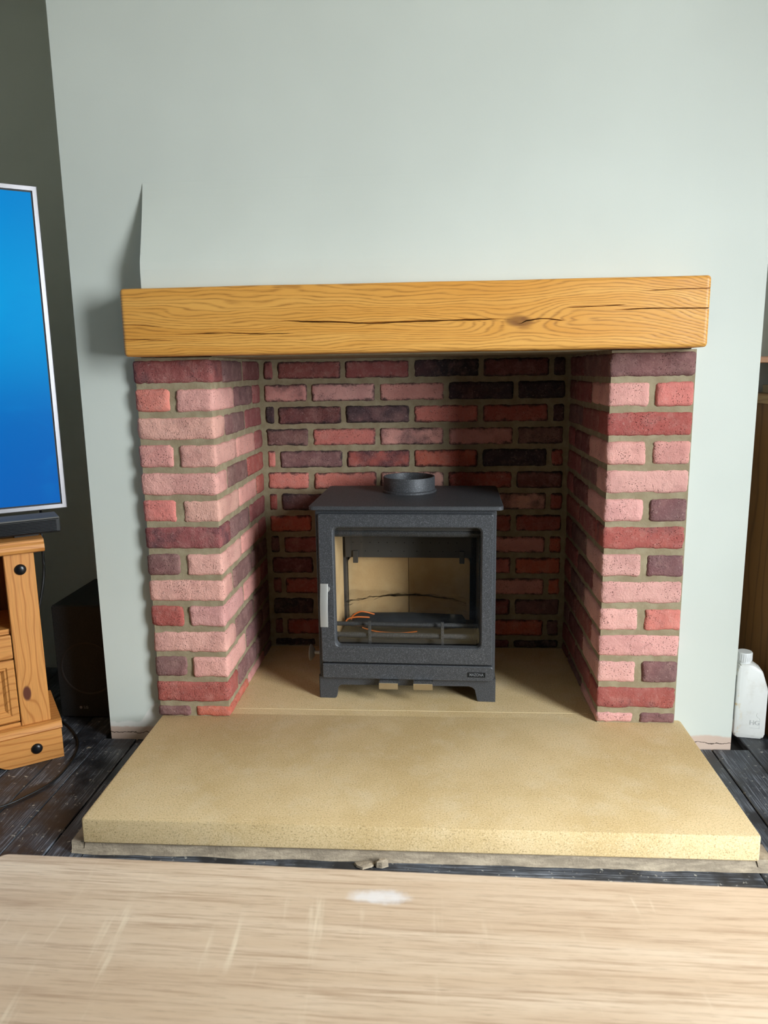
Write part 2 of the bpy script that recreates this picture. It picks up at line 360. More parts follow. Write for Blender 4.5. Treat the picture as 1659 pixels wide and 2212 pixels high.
def text(name, body, size, depth, mat, parent, loc, rot, w=1.0, bold=0.0):
    cu = bpy.data.curves.new('t', 'FONT'); cu.body = body; cu.size = size; cu.extrude = depth; cu.offset = bold; cu.align_x = 'CENTER'; cu.align_y = 'CENTER'
    t = bpy.data.objects.new('t', cu); C.objects.link(t)
    dg = bpy.context.evaluated_depsgraph_get(); me = bpy.data.meshes.new_from_object(t.evaluated_get(dg))
    bpy.data.objects.remove(t); bpy.data.curves.remove(cu)
    me.materials.clear(); me.materials.append(mat); me.name = name
    ob = bpy.data.objects.new(name, me); C.objects.link(ob); ob.parent = parent; ob.location = loc; ob.rotation_euler = rot; ob.scale = (w, 1, 1)
    return ob
def prism(bm, pts, y0, y1, bev=0.0):
    """outline in x,z extruded along y"""
    a = [bm.verts.new((x, y0, z)) for x, z in pts]; b = [bm.verts.new((x, y1, z)) for x, z in pts]; n = len(pts)
    bm.faces.new(a); bm.faces.new(b[::-1])
    for i in range(n):
        j = (i+1) % n; bm.faces.new((a[i], b[i], b[j], a[j]))
    if bev: bmesh.ops.bevel(bm, geom=[e for e in bm.edges if abs(e.verts[0].co.y-y0) < 1e-6 and abs(e.verts[1].co.y-y0) < 1e-6], offset=bev, segments=2, affect='EDGES')
    return bm

# ------------------------------------------------------------------ the room
CB0, CB1 = -0.3700, 1.4085
RX0, RX1, RY0, AY, CZ = -1.8, WX, -6.5, 0.55, 2.35
def struct(name, bm, mat, parent=None):
    o = link(name, bm, mat, parent)
    if not parent: o['kind'] = 'structure'
    return o
floor = struct('floor', box(RX0, RX1, RY0, AY+0.1, FZ-0.06, FZ-0.020), MSUB)
struct('ceiling', box(RX0, RX1, RY0, AY+0.1, CZ, CZ+0.08), MCEIL)
b = bmesh.new()
box(CB0, -0.196, PY, D+0.16, FZ-0.02, CZ, bm=b); box(1.236, CB1, PY, D+0.16, FZ-0.02, CZ, bm=b); box(-0.196, 1.236, PY, D+0.16, 1.03, CZ, bm=b)
box(-0.196, 1.236, D+0.095, D+0.16, FZ-0.02, 1.06, bm=b)
breast = struct('wall_chimney_breast', b, MW)
struct('wall_alcove_left', box(RX0, CB0, AY, AY+0.1, FZ-0.02, CZ), MW2)
struct('wall_alcove_right', box(CB1, RX1, AY, AY+0.1, FZ-0.02, CZ), MW2)
MDK = m_wall('fill_cutting_dark', (52, 52, 48), False)  # unseen rear wall, colour darkened to keep fill light out of the recess
struct('wall_left', box(RX0-0.1, RX0, RY0, AY+0.1, FZ-0.02, CZ), MW2)
struct('wall_rear', box(RX0, RX1, RY0-0.1, RY0, FZ-0.02, CZ), MDK)
b = bmesh.new()
box(WX, WX+0.12, RY0, WY0, FZ-0.02, CZ, bm=b); box(WX, WX+0.12, WY1, AY+0.1, FZ-0.02, CZ, bm=b)
box(WX, WX+0.12, WY0, WY1, WZ1, CZ, bm=b); box(WX, WX+0.12, WY0, WY1, FZ-0.02, WZ0, bm=b)
struct('wall_right', b, MW2)
b = bmesh.new()
for y0, y1 in ((WY0, WY0+0.05), (WY1-0.05, WY1)): box(WX+0.01, WX+0.05, y0, y1, WZ0, WZ1, bm=b)
for z0, z1 in ((WZ0, WZ0+0.05), (WZ1-0.05, WZ1)): box(WX+0.01, WX+0.05, WY0+0.05, WY1-0.05, z0, z1, bm=b)
win = struct('window_1', b, MUPVC)
struct('pane', box(WX+0.027, WX+0.033, WY0+0.05, WY1-0.05, WZ0+0.05, WZ1-0.05), MWGLASS, win)

# made-up wall wedge above the beam's left end, shaped for pale tone and shadow
b = bmesh.new()
X0, X1, Z0, Z1_, PR = -0.1590, 0.90, 1.170, 1.450, 0.058
NX, NZ = 24, 14; gv = {}
for i in range(NX+1):
    for k in range(NZ+1):
        fx = i/NX; fz = k/NZ; p = PR*(1-fx)**1.3*min(1.0, (1-fz)*1.35)**1.2
        gv[i, k] = b.verts.new((X0+(X1-X0)*fx, PY-p-0.0004, Z0+(Z1_-Z0)*fz))
for i in range(NX):
    for k in range(NZ): b.faces.new((gv[i, k], gv[i+1, k], gv[i+1, k+1], gv[i, k+1]))
lb = [b.verts.new((X0, PY+0.004, Z0+(Z1_-Z0)*k/NZ)) for k in range(NZ+1)]
for k in range(NZ): b.faces.new((lb[k], gv[0, k], gv[0, k+1], lb[k+1]))
o = link('added_wedge', b, MW2, breast); o['label'] = 'added wedge above the beam, shaped to look paler and cast a shadow'

# floor boards: a border round the hearth, the rest running towards the wall
HX0, HX1, HY, HT = -0.2035, 1.2660, -0.5045, -0.0590
def plank(x0, x1, y0, y1, along='y'):
    L, w = (y1-y0, x1-x0) if along == 'y' else (x1-x0, y1-y0)
    o = link('plank', box(-w/2, w/2, -L/2, L/2, -0.02, 0, 0.002, 1), MFLOOR, floor)
    o.location = ((x0+x1)/2, (y0+y1)/2, FZ+random.uniform(-0.001, 0.0008))
    if along == 'x': o.rotation_euler = (0, 0, math.pi/2)
plank(-0.290, HX0-0.004, -0.60, PY-0.002); plank(HX1+0.004, 1.355, -0.60, PY-0.002)
plank(-0.290, 1.355, -0.700, -0.602, 'x')
plank(HX0-0.002, HX1+0.002, -0.600, HY+0.02, 'x')
x = -0.292
while x > RX0+0.02:
    w = random.choice((0.094, 0.097, 0.1)); x0 = max(x-w, RX0)
    y1 = AY if x > CB0-0.0 or x0 < CB0 else AY
    if x0 >= CB0: plank(x0, x-0.0015, -1.6, PY-0.002)
    else:
        cut = random.uniform(-0.9, -0.2)
        plank(x0, x-0.0015, cut+0.0015, PY-0.002 if x > CB0 else AY); plank(x0, x-0.0015, -2.4, cut)
    x = x0
x = 1.357
while x < min(RX1, 2.4)-0.02:
    w = random.choice((0.094, 0.097, 0.1)); x1 = min(x+w, RX1)
    plank(x+0.0015, x1, -1.9, PY-0.002 if x < CB1 else AY); x = x1
x = -0.29
while x < 1.35:
    plank(x, min(x+0.0965, 1.355), -2.4, -0.703); x += 0.098

# ------------------------------------------------------------------ brick surround
sur = thing('brick_fireplace', 'tumbled red and pink brick fireplace recess with two piers', 'fireplace', (0, 0, 0))
b = bmesh.new()
mr = 0.0058   # mortar set back
box(-0.2123+mr, -mr, mr, D+0.09, 0.0, 1.012, bm=b)
box(OW+mr, 1.249-mr, mr, D+0.09, 0.0, 1.012, bm=b)
box(-mr, OW+mr, D+mr*0.6, D+0.09, 0.0, 1.0135, bm=b)
box(-mr-0.002, OW+mr+0.002, 0.036, D+0.06, 1.0115, 1.0295, bm=b)
link('mortar', b, MMORT, sur)

def brick_mesh(L, Wd, H, seed, rough=0.0016, rad=0.007):
    """rounded, slightly battered block centred on the origin"""
    bm = bmesh.new(); sx, sy, sz = max(6, round(L/0.010)), max(4, round(Wd/0.02)), 8
    hx, hy, hz = L/2, Wd/2, H/2; cache = {}
    def vert(i, j, k):
        key = (i, j, k)
        if key in cache: return cache[key]
        def pos(t, n, h):   # crowd samples to the edges
            u = 2*t/n-1
            e = min(rad*1.0, h*0.5)
            if t == 0: return -h
            if t == n: return h
            return (-(h-e)+(t-1)*2*(h-e)/(n-2)) if n > 2 else u*h
        p = Vector((pos(i, sx, hx), pos(j, sy, hy), pos(k, sz, hz)))
        q = Vector((max(-(hx-rad), min(hx-rad, p.x)), max(-(hy-rad), min(hy-rad, p.y)), max(-(hz-rad), min(hz-rad, p.z))))
        d = p-q
        if d.length > 1e-6 and sum(abs(c) > 1e-6 for c in d) > 1: p = q+d.normalized()*rad
        s = Vector((seed*3.1, seed*1.7, seed*0.9))
        nv = mnoise.noise_vector(p*38+s)*rough*1.2+mnoise.noise_vector(p*120+s)*rough*0.9+mnoise.noise_vector(p*12+s)*rough*1.1
        if sum(abs(c) > 1e-6 for c in d) > 1:
            nv -= d.normalized()*(max(0, mnoise.noise(p*50+s*2))*rough*3.2+max(0, mnoise.noise(p*140+s*5))*rough*1.8)
        v = bm.verts.new(p+nv); cache[key] = v; return v
    for j in (0, sy):
        for i in range(sx):
            for k in range(sz): bm.faces.new([vert(i, j, k), vert(i+1, j, k), vert(i+1, j, k+1), vert(i, j, k+1)])
    for k in (0, sz):
        for i in range(sx):
            for j in range(sy): bm.faces.new([vert(i, j, k), vert(i+1, j, k), vert(i+1, j+1, k), vert(i, j+1, k)])
    for i in (0, sx):
        for j in range(sy):
            for k in range(sz): bm.faces.new([vert(i, j, k), vert(i, j+1, k), vert(i, j+1, k+1), vert(i, j, k+1)])
    bmesh.ops.recalc_face_normals(bm, faces=bm.faces[:])
    me = bpy.data.meshes.new('brick'); bm.to_mesh(me); bm.free()
    for p in me.polygons: p.use_smooth = True
    return me
_cache = {}
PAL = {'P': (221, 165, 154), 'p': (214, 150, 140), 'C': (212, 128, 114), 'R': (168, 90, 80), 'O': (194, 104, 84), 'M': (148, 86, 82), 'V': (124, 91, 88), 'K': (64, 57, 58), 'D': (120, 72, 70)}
def brick(x0, x1, y0, y1, z, H, col, soot=0.0, mat=None, cut=None):
    L, Wd = x1-x0, y1-y0
    key = (round(L, 2), round(Wd, 2), round(H, 3), random.randrange(5), mat is MB2)
    if key not in _cache:
        me = brick_mesh(key[0], key[1], H, len(_cache)+1); me.materials.append(mat or MB1); _cache[key] = me
    o = bpy.data.objects.new('brick', _cache[key]); C.objects.link(o); o.parent = sur
    o.location = ((x0+x1)/2+random.uniform(-.0008, .0008), (y0+y1)/2+random.uniform(-.0012, .0012), z+random.uniform(-.0008, .0008))
    o.scale = (L/key[0]*random.choice((1, -1)), Wd/key[1], 1)
    o.rotation_euler = (0, random.uniform(-.006, .006), 0)
    c = lin(PAL[col]); j = random.uniform(0.93, 1.06)
    o.color = (c[0]*j, c[1]*j*random.uniform(.96, 1.04), c[2]*j*random.uniform(.95, 1.05), soot)
    return o
Z1, P, BH = 0.9754, 0.075, 0.0605
#        left pier (row full: one letter; row split: outer, corner) with soot
LF = [('M', .42), ('C', 'P'), ('P', 0), ('p', 'P'), ('P', 0), ('C', 'P'), ('M', .46), ('V', 'P'), ('P', 0), ('R', 'P'), ('P', 0), ('V', 'P'), ('R', .30), ('V', 'O')]
RF = [('V', .25), ('C', 'P'), ('R', .24), ('p', 'P'), ('P', 0), ('V', 'P'), ('R', .42), ('V', 'P'), ('P', 0), ('C', 'P'), ('P', 0), ('V', 'P'), ('R', .36), ('V', 'P')]
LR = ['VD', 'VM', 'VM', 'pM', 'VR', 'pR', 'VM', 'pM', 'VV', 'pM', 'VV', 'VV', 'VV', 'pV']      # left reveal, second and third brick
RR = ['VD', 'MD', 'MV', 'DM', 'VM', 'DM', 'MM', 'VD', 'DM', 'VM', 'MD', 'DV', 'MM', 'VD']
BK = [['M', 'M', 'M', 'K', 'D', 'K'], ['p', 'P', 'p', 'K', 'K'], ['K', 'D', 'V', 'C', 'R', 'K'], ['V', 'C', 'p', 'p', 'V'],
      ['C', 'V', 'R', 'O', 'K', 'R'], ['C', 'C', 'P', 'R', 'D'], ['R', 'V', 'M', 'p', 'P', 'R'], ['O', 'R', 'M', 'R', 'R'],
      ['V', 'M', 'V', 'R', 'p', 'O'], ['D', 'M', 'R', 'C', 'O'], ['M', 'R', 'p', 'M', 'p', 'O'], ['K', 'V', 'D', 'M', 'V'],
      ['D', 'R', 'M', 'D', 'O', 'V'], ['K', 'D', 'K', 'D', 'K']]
BS = {(1, 0): .45, (1, 1): .4, (2, 2): .55, (2, 1): .45, (3, 2): .5, (3, 3): .42, (4, 2): .5, (0, 1): .35, (6, 1): .6, (6, 4): .5, (1, 3): .6, (1, 4): .6, (4, 4): .7}
for i in range(14):
    z, H = Z1-P*i, BH
    if i == 13: z, H = 0.0160, 0.0300
    full = i % 2 == 0
    for side, F in ((0, LF), (1, RF)):
        mir = (lambda a, b_: (a, b_)) if side == 0 else (lambda a, b_: (OW-b_*1.012, OW-a*1.012))
        if full:
            a, b_ = mir(-0.2123, 0.0); brick(a, b_, 0, 0.102, z, H, F[i][0], F[i][1])
        else:
            a, b_ = mir(-0.2123, -0.1180); brick(a, b_, 0, 0.102, z, H, F[i][0], 0.3 if F[i][0] == 'V' else (0.2 if F[i][0] == 'C' else 0.08))
            a, b_ = mir(-0.1010, 0.0); brick(a, b_, 0, 0.213, z, H, F[i][1], 0.05)
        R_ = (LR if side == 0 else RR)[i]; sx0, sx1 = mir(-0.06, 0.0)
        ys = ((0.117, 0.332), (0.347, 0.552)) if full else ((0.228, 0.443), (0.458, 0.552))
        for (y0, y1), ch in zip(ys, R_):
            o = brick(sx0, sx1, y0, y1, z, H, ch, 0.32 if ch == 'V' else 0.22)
    j0, bp = 0.0486, 0.2301
    js = [j0+k*bp for k in range(5)] if full else [j0+(k+.5)*bp for k in range(4)]
    ed = [0.004]+js+[OW-0.004]
    for k in range(len(ed)-1):
        a = ed[k]+(0.0078 if k else 0.008); b_ = ed[k+1]-(0.0078 if k < len(ed)-2 else 0.008)
        ch = BK[i][k]; brick(a, b_, D-0.002, D+0.05, z, H-0.002, ch, BS.get((i, k), 0.3 if ch in 'VKD' else 0.18), MB2)

# ------------------------------------------------------------------ hearth
he = thing('stone_hearth', 'honey sandstone hearth slabs on a cement bed below the stove', 'hearth', (0, 0, 0))
JY = 0.0585
b = bmesh.new(); loops = []
def hz(z, r, ins): return rr(HX0+ins, HX1-ins, HY+ins, PY-0.003-ins*0, r, lambda a, b_: (a, b_, z), 3)
loft(b, [hz(HT, .004, .002), hz(HT+.003, .005, 0), hz(-.004, .005, 0), hz(-.001, .005, .0012), hz(0, .004, .004)], True, True)
link('front_slab', b, MSTONE, he, 30)
link('slab_tongue', box(-0.006, OW+0.006, PY-0.0035, JY-0.001, HT, -0.0002), MSTONE, he)
link('back_slab', box(-0.006, OW+0.006, JY+0.001, D+0.003, HT, -0.0002), MSTONE, he)
link('joint', box(0.0085, OW-0.0085, JY-0.0012, JY+0.0012, HT, 0.0003), MJOINT, he)
b = bmesh.new(); n = 60   # rough cement bed, spreading at the foot
top, mid, bot = [], [], []
for i in range(n+1):
    x = HX0-0.030+(HX1-HX0+0.06)*i/n; w = mnoise.noise(Vector((x*9, 1, 0)))*0.006+mnoise.noise(Vector((x*40, 3, 0)))*0.002
    top.append(b.verts.new((x, HY+0.007, HT+0.0002))); mid.append(b.verts.new((x, HY+0.005+w*0.3, FZ+0.008))); bot.append(b.verts.new((x, HY-0.001+w, FZ-0.001)))
bk = [b.verts.new((v.co.x, HY+0.06, HT+0.0002)) for v in top]
for i in range(n):
    for A_, B_ in ((bk, top), (top, mid), (mid, bot)): b.faces.new((A_[i], A_[i+1], B_[i+1], B_[i]))
for xs in (HX0, HX1):
    s = -1 if xs == HX0 else 1; t_, m_, o_ = [], [], []
    for i in range(25):
        y = HY+0.004+(PY-HY-0.006)*i/24; w = mnoise.noise(Vector((y*11, xs, 5)))*0.006; sp = 0.028*max(0, 1-i/7)
        t_.append(b.verts.new((xs-s*0.004, y, HT+0.0002))); m_.append(b.verts.new((xs+s*(0.000+w*.2), y, FZ+0.010))); o_.append(b.verts.new((xs+s*(0.010+sp+w), y, FZ-0.001)))
    for i in range(24):
        for A_, B_ in ((t_, m_), (m_, o_)): b.faces.new((A_[i], A_[i+1], B_[i+1], B_[i]))
link('cement_bed', b, MCEM, he, 50)
def flake(x, y, s, label, rz, th):
    b = bmesh.new(); n = 7; random.seed(int(x*1000)); pts = []
    for i in range(n):
        t = 2*math.pi*i/n; r = s*random.uniform(.6, 1.1); pts.append((r*1.3*math.cos(t), r*.75*math.sin(t)))
    loft(b, [[(a, c_, 0) for a, c_ in pts], [(a*.95, c_*.95, th*.7+mnoise.noise(Vector((a*60, c_*60, 1)))*th*.4) for a, c_ in pts], [(a*.5, c_*.5, th) for a, c_ in pts]], True, True)
    o = link('mortar_flake', b, MCEM, None, False); o.location = (x, y, FZ+0.0005); o.rotation_euler = (0, 0, rz)
    return tag(o, label, 'rubble', 'broken mortar in front of the hearth')
flake(0.4700, -0.5165, 0.014, 'small upright chip of pale mortar before the hearth centre', 0.3, 0.016)
flake(0.4320, -0.5180, 0.021, 'flat wedge of broken mortar left of the small upright chip', 0.1, 0.006)
random.seed(11)

# ------------------------------------------------------------------ oak beam
def interp(pts, x):
    if x <= pts[0][0]: return pts[0][1]
    for (a, za), (c_, zc) in zip(pts, pts[1:]):
        if x <= c_:
            t = (x-a)/(c_-a); t = t*t*(3-2*t); return za+(zc-za)*t
    return pts[-1][1]
MX0, MX1, MY, MZ0, MZ1 = -0.1990, 1.2400, -0.0800, 1.0145, 1.1810
cr = [  # centre line, list of (x0, x1, max half-width)
 ([(-.199, 1.0574), (-.0677, 1.0528), (.1, 1.052), (1.24, 1.048)], [(-.26, -.066, .0009)]),
 ([(-.199, 1.0700), (-.0666, 1.0675), (.0572, 1.0687), (.1506, 1.0647), (.2435, 1.0642), (1.24, 1.062)], [(-.0666, .2435, .0011)]),
 ([(-.199, 1.0925), (-.083, 1.087), (.1984, 1.0951), (.3136, 1.0907), (.428, 1.0852), (.5416, 1.0875), (.6542, 1.0886), (.7436, 1.0893), (.768, 1.087), (.790, 1.0768), (.8103, 1.0845), (.8435, 1.0882), (.9043, 1.0827), (1.0, 1.083), (1.24, 1.085)], [(-.26, -.083, .0007), (.1984, .772, .0021), (.786, .9043, .0014)]),
 ([(-.199, 1.11), (.9, 1.105), (1.0185, 1.1053), (1.0945, 1.107), (1.2422, 1.1051)], [(1.01, 1.34, .0013)]),
 ([(-.199, 1.122), (.8, 1.118), (.8979, 1.1131), (.9636, 1.1139), (1.0452, 1.1166), (1.24, 1.118)], [(.8979, 1.0452, .0011)]),
 ([(-.199, 1.148), (1.0, 1.1465), (1.0817, 1.1478), (1.1676, 1.1502), (1.2435, 1.1507)], [(1.075, 1.34, .0009)])]
b = bmesh.new(); ER = 0.009; st = []
xs = [MX0, MX0+.0015, MX0+.004, MX0+.008]+[MX0+.012+(MX1-MX0-.024)*i/300 for i in range(301)]+[MX1-.008, MX1-.004, MX1-.0015, MX1]
for x in xs:
    e = min(x-MX0, MX1-x); ins = ER-math.sqrt(max(0, ER*ER-(ER-min(e, ER))**2))
    wob = 0.0016*mnoise.noise(Vector((x*3, 0, 0)))+0.0007*mnoise.noise(Vector((x*14, 4, 0)))
    y0, z0, z1 = MY+ins+wob, MZ0+ins*.7+0.0012*mnoise.noise(Vector((x*4, 9, 0))), MZ1-ins*.7+0.0018*mnoise.noise(Vector((x*3.3, 5, 0)))
    pr = [(PY, z0), (0.02, z0)]
    for k in range(5):
        t = k/4*math.pi/2; pr.append((y0+ER*(1-math.sin(t)), z0+ER*(1-math.cos(t))))
    last = z0+ER
    for cl, segs in cr:
        zc = interp(cl, x)+0.0005*mnoise.noise(Vector((x*60, 7, 0))); hw = 0
        for (a, c_, m_) in segs:
            if a < x < c_: hw = max(hw, 1.35*m_*min(1, 2.4*math.sin(math.pi*(x-a)/(c_-a)))*(0.75+0.5*mnoise.noise(Vector((x*25, a, 0)))))
        hw = max(hw, 0.00005)
        for k in (1, 2): zz = last+(zc-hw-last)*k/3; pr.append((y0+0.0008*mnoise.noise(Vector((x*7, 0, zz*30))), zz))
        pr += [(y0, zc-hw), (y0+min(0.010, hw*7 if hw > .0001 else 0), zc), (y0, zc+hw)]; last = zc+hw
    for k in (1, 2): pr.append((y0, last+(z1-ER-last)*k/3))
    for k in range(5):
        t = k/4*math.pi/2; pr.append((y0+ER*(1-math.cos(t)), z1-ER*(1-math.sin(t))))
    pr += [(0.02, z1), (PY, z1)]
    st.append([(x, y, z) for y, z in pr])
loft(b, st, True, True)
beam = link('mantel_beam', b, MOAK, None, 50)
tag(beam, 'thick oak mantel beam with long splits and a knot above the brick opening', 'mantel')

# ------------------------------------------------------------------ stove
sv = thing('wood_stove', 'black steel wood burning stove with glass door inside the brick recess', 'stove', (0.2365, 0.1375, 0), math.radians(-1.594))
XZ = lambda y: (lambda a, c_: (a, y, c_))
SW = 0.526
b = bmesh.new()
O = lambda y, i: rr(0.003+i, SW-0.003-i, 0.072+i, 0.580-i, 0.006, XZ(y), 3)
I = lambda y: rr(0.036, SW-0.036, 0.150, 0.560, 0.006, XZ(y), 3)
loft(b, [O(.335, 0), O(.002, 0), O(0, .002), I(0), I(.288)], True, True)
link('body', b, MSTOVE, sv, 35)
b = bmesh.new()
prof = [(0, 0), (0.047, 0), (0.0515, 0.003), (0.0525, 0.008), (0.0555, 0.034), (0.060, 0.042), (0.068, 0.046), (0.448, 0.050), (0.460, 0.046), (0.468, 0.038), (0.472, 0.008), (0.4735, 0.003), (0.478, 0), (SW, 0), (SW, 0.0725), (0, 0.0725)]
prism(b, prof, 0.0, 0.018, 0.002); prism(b, prof, 0.31, 0.328)
box(0, 0.012, 0.018, 0.31, 0.045, 0.0725, bm=b); box(SW-0.012, SW, 0.018, 0.31, 0.045, 0.0725, bm=b)
box(0, 0.012, 0.018, 0.07, 0, 0.046, bm=b); box(SW-0.012, SW, 0.018, 0.07, 0, 0.046, bm=b)
link('legs_and_apron', b, MSTOVE, sv)
b = bmesh.new()
T = lambda z, i: rr(-0.0125+i, 0.5415-i, -0.021+i, 0.366-i, 0.016, lambda a, c_: (a, c_, z), 6)
loft(b, [T(.5805, .002), T(.582, 0), T(.5905, 0), T(.5925, .002)], True, True)
link('top_plate', b, MSTOVE, sv, 35)
b = bmesh.new(); fc = (0.2605, 0.2555, 0)
lathe(b, [(0.0865, 0.5923), (0.0865, 0.598), (0.0845, 0.600), (0.0818, 0.6005), (0.0818, 0.639), (0.0810, 0.6405), (0.0775, 0.6405), (0.0768, 0.639), (0.0768, 0.5935)], fc, 'z', 48, False, True)
link('flue_collar', b, MSTOVE, sv, 35)
# door
b = bmesh.new()
dO = lambda y, i: rr(0.0125+i, 0.5140-i, 0.1205+i, 0.5690-i, 0.006, XZ(y), 5)
dI = lambda y, i: rr(0.0575+i, 0.4795-i, 0.1725+i, 0.5285-i, 0.014, XZ(y), 5)
loft(b, [dO(-.0005, 0), dO(-.013, 0), dO(-.0155, .0025), dI(-.0155, -.0045), dI(-.013, -.0015), dI(-.002, .001), dI(.004, .001), dO(.004, .02)])
door = link('door', b, MSTOVE, sv)
link('glass', box(0.050, 0.487, 0.0045, 0.0085, 0.165, 0.536), MGLASS, door)
b = bmesh.new()   # curved flat bar handle
pr = []
for i in range(15):
    t = i/14; z = 0.3667-(0.3667-0.2426)*t; y = -0.030-0.016*math.sin(min(1, t*1.25)*math.pi*0.5)-(0.003*t)
    pr.append((z, y))
loft(b, [rr(0.0178, 0.0408, -0.002, 0.002, 0.0018, (lambda z, y: (lambda a, c_: (a, y+c_, z)))(z, y), 2) for z, y in pr], True, True)
lathe(b, [(0.0065, -0.030), (0.0065, -0.014)], (0.0375, 0, 0.3480), 'y', 16)
link('handle', b, MSTEEL, door, 40)
# ash lip with the maker's plate
b = bmesh.new()
pO = lambda y, i: rr(0.0135+i, 0.5165-i, 0.0705+i, 0.1160-i, 0.005, XZ(y), 4)
loft(b, [pO(0, 0), pO(-.0135, 0), pO(-.016, .0025)], False, True)
lip = link('ash_lip', b, MSTOVE, sv, 35)
b = bmesh.new()
bO = lambda y, i: rr(0.4437+i, 0.4951-i, 0.0838+i, 0.0990-i, 0.001, XZ(y), 2)
loft(b, [bO(-.0155, 0), bO(-.0172, 0), bO(-.0172, .0011), bO(-.0161, .0012)], False, True)
link('name_plate', b, MHOLE, lip)
text('lettering', 'MAZONA', 0.0118, 0.0006, MLETT, lip, (0.4694, -0.0166, 0.0914), (math.pi/2, 0, 0), 0.80, 0.0002)
for s0, s1 in ((0.185, 0.2408), (0.2861, 0.3420)):
    b = bmesh.new(); box(s0, s1, -0.043, -0.0405, 0.0515, 0.0710, 0.0008, 1, bm=b); box(s0, s1, -0.0405, -0.002, 0.0685, 0.0700, bm=b)
    link('air_lever', b, MCHROME, sv)
b = bmesh.new(); lathe(b, [(0.0255, -0.0450), (0.0262, -0.0440), (0.0240, -0.040), (0.0150, -0.0325), (0.0125, -0.0315), (0.0055, -0.0310), (0.0055, 0.003)], (0, 0.10, 0.105), 'x', 28)
link('side_air_knob', b, MSTEEL, sv, 35)
# firebox lining
def fire(pts, y0, y1, nm='fire_brick'):
    b = bmesh.new(); prism(b, pts, y0, y1, 0.001); return link(nm, b, MFIRE, sv)
fire([(0.058, 0.152), (0.2558, 0.152), (0.2558, 0.380), (0.072, 0.380), (0.058, 0.362)], 0.255, 0.280)
fire([(0.2572, 0.152), (0.4540, 0.152), (0.4540, 0.362), (0.440, 0.380), (0.2572, 0.380)], 0.255, 0.280)
link('fire_brick', box(0.0365, 0.0480, 0.020, 0.222, 0.152, 0.500, 0.001, 1), MFIRE, sv)
link('fire_brick', box(SW-0.052, SW-0.0365, 0.020, 0.250, 0.152, 0.500, 0.001, 1), MSPEC, sv)  # right lining panel, darker and speckled unlike the pale ones
link('lining_post', box(0.0365, 0.0570, 0.226, 0.262, 0.152, 0.46, 0.001, 1), MSOOT, sv)
bf = link('baffle', box(0.0565, 0.4580, 0.212, 0.220, 0.385, 0.452, 0.001, 1), MSOOT, sv)
link('baffle_top', box(0.0565, 0.4580, 0.222, 0.286, 0.450, 0.458, 0.001, 1), MSOOT, sv)
b = bmesh.new(); lathe(b, [(0.0017, 0.2110), (0.0017, 0.2125)], (0, 0, 0), 'y', 10); h0 = link('air_hole', b, MHOLE, bf)
hs = [(0.082+0.0275*k, 0.434) for k in range(13)]+[(0.122+0.041*k, 0.406) for k in range(8)]
for k, (x, z) in enumerate(hs):
    h = h0 if k == 0 else h0.copy()
    if k: C.objects.link(h); h.parent = bf
    h.location = (x, 0, z)
for x in (0.090, 0.428): link('baffle_tab', box(x-0.008, x+0.008, 0.205, 0.212, 0.368, 0.408, 0.001, 1), MSOOT, sv)
b = bmesh.new(); lathe(b, [(0.013, 0.045), (0.013, SW-0.045)], (0, 0.035, 0.505), 'x', 20); link('airwash_tube', b, MSTOVE, sv, 40)
link('airwash_bar', box(0.045, SW-0.045, 0.016, 0.05, 0.515, 0.545), MSOOT, sv)
for z, y, r in ((0.2185, 0.052, 0.0065), (0.1895, 0.036, 0.0085)):
    b = bmesh.new(); lathe(b, [(r, 0.040), (r, SW-0.053)], (0, y, z), 'x', 16); link('log_rail', b, MSTOVE, sv, 40)
for x in (0.1527, 0.3693): link('log_guard', box(x-0.0045, x+0.0045, 0.022, 0.030, 0.160, 0.2370, 0.001, 1), MSTOVE, sv)
link('grate', box(0.052, 0.470, 0.06, 0.25, 0.153, 0.170, 0.003, 1), MSOOT, sv)

def stove_pt(x, y, z):
    c_, s_ = math.cos(math.radians(-1.594)), math.sin(math.radians(-1.594)); return (0.2365+x*c_-y*s_, 0.1375+x*s_+y*c_, z)
# glove and polythene bag left in the firebox
gl = thing('stove_glove', 'charcoal heatproof glove with orange piping inside the stove', 'glove', stove_pt(0.17, 0.15, 0.1705))
b = bmesh.new()
loft(b, [[(x+0.0, w*math.cos(t)*1.0, 0.030+h*math.sin(t)) for t in [2*math.pi*k/14 for k in range(14)]] for x, w, h in ((-0.095, .020, .010), (-0.088, .038, .020), (-0.06, .045, .027), (-0.01, .046, .030), (0.05, .042, .028), (0.10, .045, .026), (0.19, .048, .024), (0.26, .04, .022), (0.268, .02, .01))], True, True)
for v in b.verts: v.co.z *= 0.85; v.co += mnoise.noise_vector(v.co*25)*0.006
link('glove_body', b, MGLOVE, gl, True)
b = bmesh.new()
for k, (x0, dy) in enumerate(((-0.088, -0.03), (-0.075, 0.0))): tube(b, spline([(x0+0.06, dy-0.012, 0.050), (x0+0.02, dy-0.022, 0.054+0.008*k), (x0-0.008, dy-0.022, 0.046), (x0-0.004, dy-0.028, 0.032), (x0+0.05, dy-0.03, 0.030)]), 0.0024, 6)
link('piping', b, MORANGE, gl, True)
b = bmesh.new(); tube(b, spline([(-0.05, -0.052, 0.020), (0.0, -0.066, 0.012), (0.07, -0.07, 0.010), (0.12, -0.066, 0.014)]), 0.002, 6); link('piping', b, MORANGE, gl, True)
b = bmesh.new(); n, m_ = 34, 16; gv = {}
